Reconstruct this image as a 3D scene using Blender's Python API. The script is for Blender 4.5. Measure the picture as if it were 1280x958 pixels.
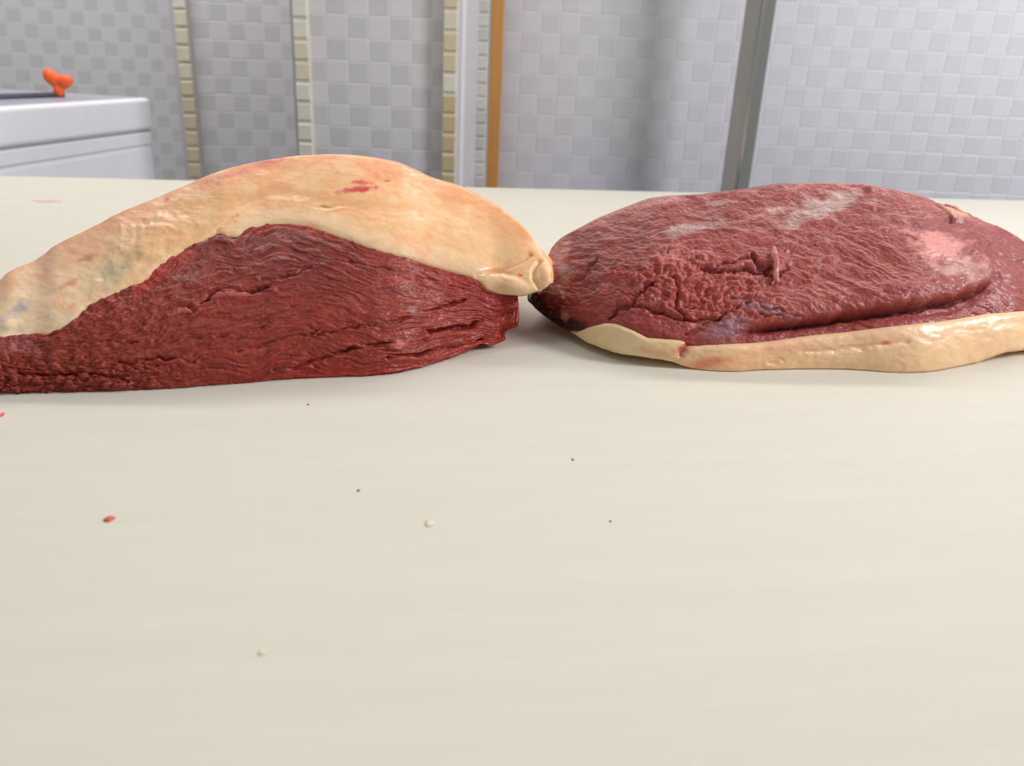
import bpy, math, random
import numpy as np
from mathutils import Vector, Matrix

for _o in list(bpy.data.objects):
    bpy.data.objects.remove(_o)
SC = bpy.context.scene
COL = SC.collection
rng = random.Random(7)

# ------------------------------------------------------------------ camera
FPX, CX, CY = 1020.0, 640.0, 479.0
PITCH, ROLL, CAMH = math.radians(21.6), math.radians(2.75), 0.19
cF = np.array([0, math.cos(PITCH), -math.sin(PITCH)])
cU0 = np.array([0, math.sin(PITCH), math.cos(PITCH)])
cR0 = np.array([1.0, 0, 0])
cR = cR0 * math.cos(ROLL) + cU0 * math.sin(ROLL)
cU = -cR0 * math.sin(ROLL) + cU0 * math.cos(ROLL)
cam_d = bpy.data.cameras.new('camera')
cam = bpy.data.objects.new('camera', cam_d)
COL.objects.link(cam)
m = Matrix.Identity(4)
for r in range(3):
    m[r][0], m[r][1], m[r][2] = cR[r], cU[r], -cF[r]
m[2][3] = CAMH
cam.matrix_world = m
cam_d.sensor_width = 36.0
cam_d.sensor_fit = 'HORIZONTAL'
cam_d.lens = FPX / 1280.0 * 36.0
cam_d.clip_start = 0.01
cam_d.dof.use_dof = True
cam_d.dof.focus_distance = 0.54
cam_d.dof.aperture_fstop = 9.5
SC.camera = cam

# ------------------------------------------------------------------ world and lamps
w = bpy.data.worlds.new('room_light')
SC.world = w
w.use_nodes = True
bg = w.node_tree.nodes['Background']
bg.inputs[0].default_value = (0.93, 0.96, 1.0, 1)
bg.inputs[1].default_value = 0.34


def area(name, loc, target, sx, sy, power, color):
    d = bpy.data.lights.new(name, 'AREA')
    d.shape = 'RECTANGLE'
    d.size, d.size_y, d.energy, d.color = sx, sy, power, color
    o = bpy.data.objects.new(name, d)
    COL.objects.link(o)
    o.location = loc
    o.rotation_euler = (Vector(target) - Vector(loc)).to_track_quat('-Z', 'Y').to_euler()
    return o


area('wall_tube_lamp', (0.0, 1.60, 1.00), (0.0, -0.4, 1.32), 2.4, 0.20, 18, (1.0, 0.95, 0.88))
area('overhead_fill', (-0.55, 0.55, 1.80), (-0.55, 0.6, 0), 0.9, 0.5, 5, (1.0, 0.95, 0.88))  # unseen fill light added to brighten the left fat from above
area('corner_fill', (-0.95, 1.5, 1.45), (-1.05, 2.15, 0.1), 0.9, 0.3, 9.5, (1.0, 0.97, 0.94)).data.spread = math.radians(130)  # unseen fill light added to brighten the left walls and freezer
area('window_light', (2.0, 0.50, 1.40), (0.3, 1.75, 0.10), 0.55, 1.0, 50, (0.98, 0.97, 1.0))

SC.view_settings.view_transform = 'Standard'
SC.view_settings.look = 'None'
SC.view_settings.gamma = 1.0
SC.view_settings.use_curve_mapping = False
SC.view_settings.exposure = -0.10


# ------------------------------------------------------------------ helpers: where a sight line meets the place
def rays(px, py):
    dx = np.asarray(px, float) - CX
    dy = np.asarray(py, float) - CY
    return cF * FPX + dx[..., None] * cR - dy[..., None] * cU


def at(px, py, Y):
    d = rays(px, py)
    k = np.asarray(Y, float) / d[..., 1]
    p = d * k[..., None]
    p[..., 2] += CAMH
    return p


def ground(px, py):
    d = rays(px, py)
    k = -CAMH / d[..., 2]
    p = d * k[..., None]
    p[..., 2] += CAMH
    return p


def project(p):
    q = np.asarray(p, float) - np.array([0, 0, CAMH])
    z = q @ cF
    return CX + FPX * (q @ cR) / z, CY - FPX * (q @ cU) / z


# ------------------------------------------------------------------ helpers: noise
_perm = np.random.RandomState(3).permutation(512).astype(np.int64)


def _hash(i, j, k):
    return _perm[(_perm[(_perm[i & 511] + j) & 511] + k) & 511]


_g = np.random.RandomState(5).normal(size=(512, 3))
_g /= np.linalg.norm(_g, axis=1)[:, None]


def noise(x, y, z=0.0):
    x, y, z = np.broadcast_arrays(np.asarray(x, float), np.asarray(y, float), np.asarray(z, float))
    xi, yi, zi = np.floor(x).astype(np.int64), np.floor(y).astype(np.int64), np.floor(z).astype(np.int64)
    xf, yf, zf = x - xi, y - yi, z - zi
    u, v, w_ = [f * f * f * (f * (f * 6 - 15) + 10) for f in (xf, yf, zf)]
    out = 0
    for a in (0, 1):
        for b in (0, 1):
            for c in (0, 1):
                g = _g[_hash(xi + a, yi + b, zi + c)]
                d = g[..., 0] * (xf - a) + g[..., 1] * (yf - b) + g[..., 2] * (zf - c)
                out = out + d * (u if a else 1 - u) * (v if b else 1 - v) * (w_ if c else 1 - w_)
    return out * 1.5


def fbm(x, y, z=0.0, octv=4, gain=0.5):
    s, a, f = 0, 1.0, 1.0
    for o in range(octv):
        s = s + a * noise(np.asarray(x) * f + 13.1 * o, np.asarray(y) * f + 7.7 * o, np.asarray(z) * f + 3.3 * o)
        a *= gain
        f *= 2.03
    return s


def ridge(x, y, z=0.0, octv=3):
    s, a, f = 0, 1.0, 1.0
    for o in range(octv):
        s = s + a * (1 - np.abs(noise(np.asarray(x) * f + 5.1 * o, np.asarray(y) * f + 9.7 * o, z)) * 2.2)
        a *= 0.5
        f *= 2.1
    return s / 1.75


def cells(x, y, seed=0.0):
    """distance to the nearest and second nearest jittered point"""
    x = np.asarray(x, float)
    y = np.asarray(y, float)
    xi, yi = np.floor(x).astype(np.int64), np.floor(y).astype(np.int64)
    d1 = np.full(x.shape, 9.0)
    d2 = np.full(x.shape, 9.0)
    for a in (-1, 0, 1):
        for b in (-1, 0, 1):
            h = _hash(xi + a, yi + b, int(seed) + 0 * xi)
            jx, jy = (h % 37) / 37.0, ((h * 7) % 41) / 41.0
            d = np.hypot(xi + a + jx - x, yi + b + jy - y)
            d2 = np.minimum(d2, np.maximum(d1, d))
            d1 = np.minimum(d1, d)
    return d1, d2


def sstep(a, b, x):
    t = np.clip((x - a) / (b - a), 0, 1)
    return t * t * (3 - 2 * t)


def blob(X, Y, cx, cy, rx, ry, ang=0, soft=0.5, warp=0.35, freq=0.05, seed=0.0):
    """soft ragged patch with a shape of its own"""
    a = math.radians(ang)
    dx, dy = X - cx, Y - cy
    u, v = (dx * math.cos(a) + dy * math.sin(a)) / rx, (-dx * math.sin(a) + dy * math.cos(a)) / ry
    d = np.hypot(u, v) + warp * fbm(X * freq, Y * freq * 1.3, seed + cx * 0.01, 3)
    return 1 - sstep(1 - soft, 1 + soft * 0.4, d)


def dline(X, Y, pts):
    best = np.full(X.shape, 1e9)
    for (x0, y0), (x1, y1) in zip(pts[:-1], pts[1:]):
        vx, vy = x1 - x0, y1 - y0
        t = np.clip(((X - x0) * vx + (Y - y0) * vy) / (vx * vx + vy * vy + 1e-9), 0, 1)
        best = np.minimum(best, np.hypot(X - x0 - t * vx, Y - y0 - t * vy))
    return best


def curve(pts, xs, smooth=2):
    pts = sorted(pts)
    v = np.interp(xs, [p[0] for p in pts], [p[1] for p in pts])
    for _ in range(smooth):
        p = np.pad(v, 2, mode='edge')
        v = (p[:-4] + 2 * p[1:-3] + 3 * p[2:-2] + 2 * p[3:-1] + p[4:]) / 9
    return v


def lin(c):
    c = np.asarray(c, float) / 255.0
    return np.where(c <= 0.04045, c / 12.92, ((c + 0.055) / 1.055) ** 2.4)


# ------------------------------------------------------------------ helpers: materials
def mat(name, color=(200, 200, 200), rough=0.5, metal=0.0, spec=0.5, sss=0.0, sss_r=(1, .4, .25), sss_s=0.004,
        attr=None, var=0.0, var_scale=20.0, bump=0.0, bump_scale=200.0, stretch=(1, 1, 1), coat=0.0, coat_r=0.2,
        rough_var=0.0, second=None):
    M = bpy.data.materials.new(name)
    M.use_nodes = True
    nt = M.node_tree
    b = nt.nodes['Principled BSDF']
    N = nt.nodes.new
    L = nt.links.new
    b.inputs['Roughness'].default_value = rough
    b.inputs['Metallic'].default_value = metal
    b.inputs['Specular IOR Level'].default_value = spec
    b.inputs['Coat Weight'].default_value = coat
    b.inputs['Coat Roughness'].default_value = coat_r
    if sss:
        b.inputs['Subsurface Weight'].default_value = sss
        b.inputs['Subsurface Radius'].default_value = sss_r
        b.inputs['Subsurface Scale'].default_value = sss_s
    tc = N('ShaderNodeTexCoord')
    mp = N('ShaderNodeMapping')
    mp.inputs['Scale'].default_value = stretch
    L(tc.outputs['Object'], mp.inputs[0])
    if attr:
        a = N('ShaderNodeAttribute')
        a.attribute_name = attr
        col = a.outputs['Color']
    else:
        rgb = N('ShaderNodeRGB')
        rgb.outputs[0].default_value = (*lin(color), 1)
        col = rgb.outputs[0]
    if var or second:
        n = N('ShaderNodeTexNoise')
        n.inputs['Scale'].default_value = var_scale
        n.inputs['Detail'].default_value = 6
        n.inputs['Roughness'].default_value = 0.6
        L(mp.outputs[0], n.inputs['Vector'])
        if second:
            r = N('ShaderNodeValToRGB')
            r.color_ramp.elements[0].position = 0.42
            r.color_ramp.elements[1].position = 0.62
            L(n.outputs[0], r.inputs[0])
            mx = N('ShaderNodeMix')
            mx.data_type = 'RGBA'
            L(r.outputs[0], mx.inputs[0])
            L(col, mx.inputs[6])
            mx.inputs[7].default_value = (*lin(second), 1)
            col = mx.outputs[2]
        if var:
            mr = N('ShaderNodeMapRange')
            mr.inputs[1].default_value = 0.3
            mr.inputs[2].default_value = 0.7
            mr.inputs[3].default_value = 1 - var
            mr.inputs[4].default_value = 1 + var
            L(n.outputs[0], mr.inputs[0])
            mx = N('ShaderNodeVectorMath')
            mx.operation = 'SCALE'
            L(col, mx.inputs[0])
            L(mr.outputs[0], mx.inputs['Scale'])
            col = mx.outputs[0]
    L(col, b.inputs['Base Color'])
    if bump or rough_var:
        n2 = N('ShaderNodeTexNoise')
        n2.inputs['Scale'].default_value = bump_scale
        n2.inputs['Detail'].default_value = 5
        L(mp.outputs[0], n2.inputs['Vector'])
        if rough_var:
            mr = N('ShaderNodeMapRange')
            mr.inputs[1].default_value = 0.35
            mr.inputs[2].default_value = 0.65
            mr.inputs[3].default_value = max(0.05, rough - rough_var)
            mr.inputs[4].default_value = min(1, rough + rough_var)
            L(n2.outputs[0], mr.inputs[0])
            L(mr.outputs[0], b.inputs['Roughness'])
        if bump:
            bp = N('ShaderNodeBump')
            bp.inputs['Strength'].default_value = bump
            bp.inputs['Distance'].default_value = 0.001
            L(n2.outputs[0], bp.inputs['Height'])
            L(bp.outputs[0], b.inputs['Normal'])
    return M


# ------------------------------------------------------------------ helpers: objects
def link(name, me, parent=None, mt=None):
    o = bpy.data.objects.new(name, me)
    COL.objects.link(o)
    if parent is not None:
        o.parent = parent
        o.matrix_parent_inverse = Matrix.Identity(4)
    if mt is not None:
        me.materials.append(mt)
    return o


def mesh(name, v, f, smooth=False):
    me = bpy.data.meshes.new(name)
    me.from_pydata([tuple(p) for p in v], [], f)
    me.update()
    if smooth:
        me.polygons.foreach_set('use_smooth', [True] * len(me.polygons))
    return me


def empty(name, loc=(0, 0, 0), rz=0.0):
    o = bpy.data.objects.new(name, None)
    COL.objects.link(o)
    o.location = loc
    o.rotation_euler = (0, 0, rz)
    o.empty_display_size = 0.02
    return o


def tag(o, label=None, cat=None, group=None, kind=None):
    for k, v in (('label', label), ('category', cat), ('group', group), ('kind', kind)):
        if v:
            o[k] = v
    return o


def rbox(x0, x1, y0, y1, z0, z1, bev=0.0, seg=2):
    """bevelled box"""
    import bmesh
    bm = bmesh.new()
    bmesh.ops.create_cube(bm, size=1)
    for v in bm.verts:
        v.co = Vector(((x0 + x1) / 2 + v.co.x * (x1 - x0), (y0 + y1) / 2 + v.co.y * (y1 - y0), (z0 + z1) / 2 + v.co.z * (z1 - z0)))
    if bev:
        bmesh.ops.bevel(bm, geom=list(bm.edges), offset=bev, segments=seg, affect='EDGES', profile=0.5)
    me = bpy.data.meshes.new('box')
    bm.to_mesh(me)
    bm.free()
    return me


def tube(pts, rad, n=10, flat=1.0, rough=0.0, seed=0.0):
    """lumpy tapering strand along a polyline: vertices and faces"""
    pts = np.asarray(pts, float)
    v, f = [], []
    K = len(pts)
    for i in range(K):
        t = pts[min(i + 1, K - 1)] - pts[max(i - 1, 0)]
        t /= np.linalg.norm(t) + 1e-12
        a = np.cross(t, [0, 1, 0.2])
        a /= np.linalg.norm(a) + 1e-12
        b = np.cross(t, a)
        for j in range(n):
            an = 2 * math.pi * j / n
            r = rad[i] * (1 + rough * float(noise(i * 0.7 + seed, j * 0.9, seed)))
            v.append(pts[i] + a * math.cos(an) * r + b * math.sin(an) * r * flat)
    for i in range(K - 1):
        for j in range(n):
            f.append((i * n + j, i * n + (j + 1) % n, (i + 1) * n + (j + 1) % n, (i + 1) * n + j))
    f.append(tuple(range(n))[::-1])
    f.append(tuple((K - 1) * n + j for j in range(n)))
    return v, f


# ================================================================== THE SETTING
FLOOR_Z = -0.80
M_grout = mat('pale_grout', (217, 216, 220), 0.6, var=0.03)
M_tile = [mat('glazed_tile_light', (212, 210, 213), 0.35, var=0.03, var_scale=14),
          mat('glazed_tile_grey', (199, 198, 200), 0.35, var=0.03, var_scale=14),
          mat('glazed_tile_pale', (212, 211, 217), 0.30, var=0.03, var_scale=14),
          mat('glazed_tile_pale_grey', (206, 205, 211), 0.30, var=0.03, var_scale=14)]  # right wall pair: weaker contrast paints in the glare on the glaze
M_floor = mat('concrete_floor', (140, 138, 134), 0.6, var=0.1)

PITCHT = 0.0392
WT = 0.05          # wall thickness


def tile_mesh(fill):
    s, c, d = PITCHT * 0.5 * fill, 0.0006, 0.0006
    v = [(-s, 0, -s), (s, 0, -s), (s, 0, s), (-s, 0, s)]
    v += [(x, -d + c * 0.6, z) for x, _, z in v[:4]]
    v += [((s - c) * (1 if x > 0 else -1), -d, (s - c) * (1 if z > 0 else -1)) for x, _, z in v[:4]]
    f = []
    for b in (0, 4):
        for k in range(4):
            f.append((b + k, b + (k + 1) % 4, b + 4 + (k + 1) % 4, b + 4 + k))
    f.append((8, 9, 10, 11))
    return v, f


TVS, TF = [tile_mesh(0.985)[0], tile_mesh(0.90)[0]], tile_mesh(1.0)[1]


def wall(name, px_ref, py_ref, Y, yaw, px0, px1, dark, pale, label):
    """vertical tiled plane through a reference dark tile; px0..px1 are its edges at mid height"""
    P0 = at(np.array(px_ref), np.array(py_ref), Y)
    ex = np.array([math.cos(yaw), math.sin(yaw), 0])
    nrm = np.array([-math.sin(yaw), math.cos(yaw), 0])     # away from the camera

    def along(px, py):
        d = rays(np.array(float(px)), np.array(float(py)))
        o = np.array([0, 0, CAMH])
        k = ((P0 - o) @ nrm) / (d @ nrm)
        q = o + d * k - P0
        return q @ ex, q[2]
    s0, s1 = along(px0, 120)[0], along(px1, 120)[0]
    root = link(name, rbox(s0, s1, 0, WT, FLOOR_Z - P0[2], 1.9 - P0[2]), None, M_grout)
    root.location = P0
    root.rotation_euler = (0, 0, yaw)
    tag(root, label, None, None, 'structure')
    mats = [M_tile[2], M_tile[3]] if pale else [M_tile[0], M_tile[1]]
    mes = []
    for k in (0, 1):
        me = mesh('tile', TVS[k], TF)
        me.materials.append(mats[k])
        mes.append(me)
    fv, ff, fm = [], [], []
    i0, i1 = math.ceil((s0 + PITCHT / 2) / PITCHT - 0.999), math.floor((s1 - PITCHT / 2) / PITCHT + 0.999)
    for i in range(i0, i1 + 1):
        a, b_ = max(i * PITCHT - PITCHT / 2, s0), min(i * PITCHT + PITCHT / 2, s1)
        if b_ - a < 0.004:
            continue
        cut = (b_ - a) < PITCHT * 0.995
        for j in range(-16, 26):
            z = j * PITCHT
            if z + P0[2] > 1.0:
                continue
            k = 0 if (i + j) % 2 else 1
            x_, y_ = project(P0 + ex * (a + b_) / 2 + np.array([0, 0, z]))
            vis = -14 < x_ < 1294 and -14 < y_ < 262
            sc = (b_ - a) / PITCHT
            if vis:
                o = link('tile', mes[k], root)
                o.location = ((a + b_) / 2, 0, z)
                o.scale = (sc, 1, 1)
                if cut:
                    pass
            else:
                n0 = len(fv)
                fv += [((a + b_) / 2 + p[0] * sc, p[1], z + p[2]) for p in TVS[k]]
                ff += [tuple(q + n0 for q in f) for f in TF]
                fm += [k] * len(TF)
    if fv:
        me = mesh('tile_field', fv, ff)
        me.materials.append(mats[0])
        me.materials.append(mats[1])
        me.polygons.foreach_set('material_index', fm)
        o = link('tile_field', me, root)
        o['kind'] = 'stuff'
    return root


R = math.radians
WALLS = [wall('wall_left', 57, 20.5, 2.46, R(22), -480, 234, True, False, 'grey checkered tile wall behind the white chest freezer'),
         wall('wall_recess', 251, 37, 2.01, R(16), 232, 380, True, False, 'narrow checkered tile wall between the two left mosaic strips'),
         wall('wall_pillar', 447, 34, 1.635, R(4), 378, 566, True, False, 'checkered tile pillar behind the left meat, between mosaic strips'),
         wall('wall_right', 657.6, 155.5, 1.79, R(0.5), 614, 1800, True, True, 'pale checkered tile wall behind the right meat and steel post')]


def wall_end(o, right):
    xs_ = [v.co.x for v in o.data.vertices]
    p = Matrix.LocRotScale(o.location, o.rotation_euler, None) @ Vector((max(xs_) if right else min(xs_), WT * 0.5, 0))
    return np.array([p.x, p.y])


M_side = mat('plastered_return', (196, 194, 198), 0.6, var=0.04)
for nm, a_, b_, lb in (('wall_return_left', WALLS[0], WALLS[1], 'plastered return behind the mosaic strip nearest the freezer'),
                       ('wall_return_right', WALLS[1], WALLS[2], 'plastered return behind the cream mosaic strip')):
    pa, pb = wall_end(a_, True), wall_end(b_, False)
    dv = pb - pa
    o = link(nm, rbox(0, float(np.hypot(*dv)), -0.02, 0.02, FLOOR_Z, 1.9), None, M_side)
    o.location = (pa[0], pa[1], 0)
    o.rotation_euler = (0, 0, math.atan2(dv[1], dv[0]))
    tag(o, lb, None, None, 'structure')

fl = link('floor', rbox(-2.6, 3.2, -1.5, 3.0, FLOOR_Z - 0.05, FLOOR_Z), None, M_floor)
tag(fl, 'grey concrete floor under the table', None, None, 'structure')

# ---- mosaic edging strips
M_mos = {k: mat('mosaic_' + k, c, 0.45, var=0.06, var_scale=30) for k, c in dict(
    cream=(220, 216, 204), beige=(214, 207, 186), tan=(206, 194, 166), ochre=(198, 180, 138), white=(208, 208, 204), chalk=(196, 197, 192)).items()}
M_bed = mat('mosaic_bed', (218, 212, 194), 0.7)


def strip(name, pxt, pxb, wpx, Y, pal, label, ph, n_px=20.0, jit=0.05):
    c = at(np.array((pxt + pxb) / 2.0), np.array(115.0), Y)
    cd = (c - np.array([0, 0, CAMH])) @ cF
    wd = wpx * cd / FPX
    step = n_px * cd / FPX
    root = link(name, rbox(-wd / 2, wd / 2, 0, 0.016, FLOOR_Z - c[2], 1.9 - c[2], 0.0012, 1), None, M_bed)
    root.location = c
    tag(root, label, None, None, 'structure')
    me0 = {}
    for k in set(sum(pal, [])):
        me = rbox(-wd / 2 * 0.97, wd / 2 * 0.97, -0.003, 0.002, -step * 0.41, step * 0.41, 0.0015, 1)
        me.materials.append(M_mos[k])
        me0[k] = me
    r2 = random.Random(hash(label) % 1 + pxt)
    for j in range(-12, 14):
        z = (j + ph) * step
        y_ = project(c + np.array([0, 0, z]))[1]
        q = min(max(y_ / 235.0, 0), 0.999)
        o = link('mosaic_piece', me0[r2.choice(pal[int(q * len(pal))])], root)
        o.location = (r2.uniform(-1, 1) * 0.0006, r2.uniform(-1, 1) * 0.0006, z)
    return root


strip('trim_1', 223.7, 245.5, 16, 1.985, [['beige', 'cream'], ['beige', 'beige', 'tan'], ['tan', 'beige']], 'beige mosaic strip nearest the white freezer', 0.2)
strip('trim_2', 373.7, 385.5, 18, 1.612, [['cream', 'cream', 'beige'], ['cream', 'beige', 'cream'], ['beige', 'cream', 'tan']], 'cream mosaic strip at the left edge of the tiled pillar', 0.0, 24)
strip('trim_3', 562.5, 561.2, 17, 1.625, [['tan', 'beige'], ['beige', 'tan', 'cream'], ['ochre', 'tan', 'ochre'], ['ochre', 'tan']], 'tan and ochre mosaic strip at the right edge of the tiled pillar', 0.4, 24)
strip('trim_4', 604.8, 598.8, 13.5, 1.735, [['white', 'chalk'], ['white', 'chalk'], ['chalk', 'white']], 'white mosaic strip left of the orange wooden batten', 0.1, 16)

# slanted smooth reveal between the pillar and the wooden batten
A = at(np.array(569.0), np.array(115.0), 1.64)
B = at(np.array(602.0), np.array(115.0), 1.755)
M_rev = mat('painted_reveal', (196, 192, 196), 0.5, var=0.03)
dv = B - A
ln = math.hypot(dv[0], dv[1])
rv = link('wall_reveal', rbox(0, ln, 0, 0.03, FLOOR_Z, 1.9), None, M_rev)
rv.location = (A[0], A[1], 0)
rv.rotation_euler = (0, 0, math.atan2(dv[1], dv[0]))
tag(rv, 'smooth lavender grey reveal between two mosaic strips', None, None, 'structure')
gv = link('raised_bead', rbox(ln * 0.16, ln * 0.30, -0.003, 0.002, FLOOR_Z, 1.9, 0.001, 1), rv, M_grout)

# orange wooden batten
M_wood = mat('varnished_orange_wood', (206, 150, 84), 0.4, var=0.16, var_scale=9, stretch=(14, 14, 1), second=(188, 130, 66))
c = at(np.array(619.0), np.array(115.0), 1.735)
ob = link('trim_5', rbox(-0.0125, 0.0125, 0, 0.03, FLOOR_Z - c[2], 1.9 - c[2], 0.002, 2), None, M_wood)
ob.location = c
tag(ob, 'orange varnished wooden batten beside the white mosaic strip', None, None, 'structure')

# ---- stainless steel post
M_steel = mat('brushed_steel', (178, 178, 172), 0.26, metal=1.0, var=0.05, var_scale=4, stretch=(60, 60, 1))
pc = at(np.array(935.5), np.array(115.0), 1.66)
post = empty('steel_post', (pc[0], pc[1], FLOOR_Z), R(38))
tag(post, 'brushed stainless steel square post before the pale tile wall', 'post')
s = 0.0205
link('tube', rbox(-s, s, -s, s, 0.004, 2.6, 0.0045, 3), post, M_steel)
link('base_plate', rbox(-0.06, 0.06, -0.06, 0.06, 0, 0.006, 0.001, 1), post, M_steel)
for q in (-1, 1):
    link('weld_bead', rbox(-s - 0.002, s + 0.002, q * s - 0.002, q * s + 0.002, 0.005, 0.010, 0.001, 1), post, M_steel)

# ---- white cutting board on its table
E0, E1 = ground(np.array(0.0), np.array(219.5)), ground(np.array(1280.0), np.array(250.5))
ed = (E1 - E0)
ed /= np.linalg.norm(ed)
byaw = math.atan2(ed[1], ed[0])
mid = (E0 + E1) / 2
M_board = mat('white_polyethylene', (222, 217, 201), 0.5, spec=0.3, var=0.025, var_scale=5, bump=0.12, bump_scale=60, stretch=(1, 12, 1), rough_var=0.06, sss=0.08, sss_r=(1, .9, .7), sss_s=0.006)
board = link('cutting_board', rbox(-1.25, 1.15, -1.45, 0, -0.03, 0, 0.003, 2), None, M_board)
board.location = (mid[0], mid[1], 0)
board.rotation_euler = (0, 0, byaw)
tag(board, 'large off-white plastic cutting board under both pieces of meat', 'cutting board')
M_frame = mat('worktable_steel', (170, 172, 174), 0.35, metal=1.0)
table = empty('worktable', (mid[0], mid[1], FLOOR_Z), byaw)
tag(table, 'steel worktable carrying the off-white cutting board', 'table')
link('table_top', rbox(-1.22, 1.12, -1.42, -0.03, 0.735, 0.77, 0.003, 1), table, M_frame)
for x_ in (-1.15, 1.05):
    for y_ in (-1.36, -0.10):
        link('leg', rbox(x_ - 0.02, x_ + 0.02, y_ - 0.02, y_ + 0.02, 0, 0.735, 0.003, 1), table, M_frame)

# ---- chest freezer behind the left end of the board
M_white = mat('white_enamel', (243, 242, 246), 0.35, var=0.015)
M_seal = mat('grey_rubber_seal', (168, 168, 160), 0.6)
M_lidtop = mat('lid_top_reflection', (172, 172, 186), 0.3)  # lavender grey puts the wall's reflection on the lid top into colour
YB = 1.80
Bc = at(np.array(188.0), np.array(121.5), YB)
ZT = Bc[2]
d = rays(np.array(-28.0), np.array(134.7))
Ac = d * ((ZT - CAMH) / d[2]) + np.array([0, 0, CAMH])
fd = Bc - Ac
flen = math.hypot(fd[0], fd[1])
fyaw = math.atan2(-fd[0], fd[1])       # local +Y runs along the visible side, local -X into the freezer
fz = empty('chest_freezer', (Ac[0], Ac[1], FLOOR_Z), fyaw)
tag(fz, 'white chest freezer in the corner behind the cutting board', 'freezer')
H = ZT - FLOOR_Z
W_ = 0.8
link('body', rbox(-W_, -0.004, 0.004, flen - 0.004, 0.05, H - 0.0955, 0.008, 3), fz, M_white)
link('rim', rbox(-W_, -0.003, 0.003, flen - 0.003, H - 0.096, H - 0.0685, 0.004, 2), fz, M_white)
link('seal', rbox(-W_ + 0.01, -0.006, 0.006, flen - 0.006, H - 0.070, H - 0.064, 0.001, 1), fz, M_seal)
lid = link('lid', rbox(-W_, 0, 0, flen, H - 0.065, H - 0.0015, 0.008, 4), fz, M_white)
link('lid_reflection_panel', rbox(-W_ + 0.02, -0.016, 0.016, flen - 0.016, H - 0.004, H, 0.001, 1), lid, M_lidtop)  # thin sheet added to carry the painted wall reflection
for x_ in (-W_ + 0.08, -0.09):
    for y_ in (0.07, flen - 0.07):
        link('foot', rbox(x_ - 0.025, x_ + 0.025, y_ - 0.025, y_ + 0.025, 0, 0.052, 0.004, 1), fz, M_seal)

# ---- dark rod with an orange three-lobed knob lying on the lid
M_rod = mat('dark_grey_rod', (92, 94, 104), 0.4)
M_orange = mat('orange_plastic', (250, 104, 46), 0.4, sss=0.1, sss_r=(1, .4, .2), sss_s=0.004)


def on_plane(px, py, z):
    d_ = rays(np.array(float(px)), np.array(float(py)))
    return d_ * ((z - CAMH) / d_[2]) + np.array([0, 0, CAMH])


ra = on_plane(79, 118.0, ZT + 0.005)
rb = on_plane(-160, 125.5, ZT + 0.005)
rod = empty('capped_rod', (ra[0], ra[1], ZT))
tag(rod, 'dark rod with an orange lobed plastic end lying on the freezer lid', 'rod')
v, f = tube([rb - [ra[0], ra[1], ZT], (rb + ra) / 2 - [ra[0], ra[1], ZT], ra - [ra[0], ra[1], ZT]], [0.0048] * 3, 14)
link('shaft', mesh('shaft', v, f, True), rod, M_rod)


def lobes(arms, core=0.016):
    """smooth lobed knob: sphere pushed out along arms"""
    v_, f_ = [], []
    nu, nv = 40, 24
    for i in range(nv + 1):
        th = math.pi * i / nv
        for j in range(nu):
            ph = 2 * math.pi * j / nu
            n_ = np.array([math.sin(th) * math.cos(ph), math.sin(th) * math.sin(ph) * 0.8, math.cos(th)])
            n1 = n_ / np.linalg.norm(n_)
            r_ = core
            for a_, l_ in arms:
                a_ = np.array(a_) / np.linalg.norm(a_)
                r_ += l_ * max(0, float(n1 @ a_)) ** 3.2
            v_.append(n_ * r_)
    for i in range(nv):
        for j in range(nu):
            f_.append((i * nu + j, (i + 1) * nu + j, (i + 1) * nu + (j + 1) % nu, i * nu + (j + 1) % nu))
    return v_, f_


v, f = lobes([((-0.75, 0, 0.9), 0.026), ((1, 0, 0.5), 0.022), ((0.05, -0.2, -1), 0.0125)], 0.0095)
kb = link('knob', mesh('knob', v, f, True), rod, M_orange)
kb.location = (0, -0.012, 0.0222)
v, f = tube([(-0.016, 0, 0.0068), (-0.004, 0, 0.0075)], [0.0062, 0.0062], 14)
link('collar', mesh('collar', v, f, True), rod, M_orange)


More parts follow.
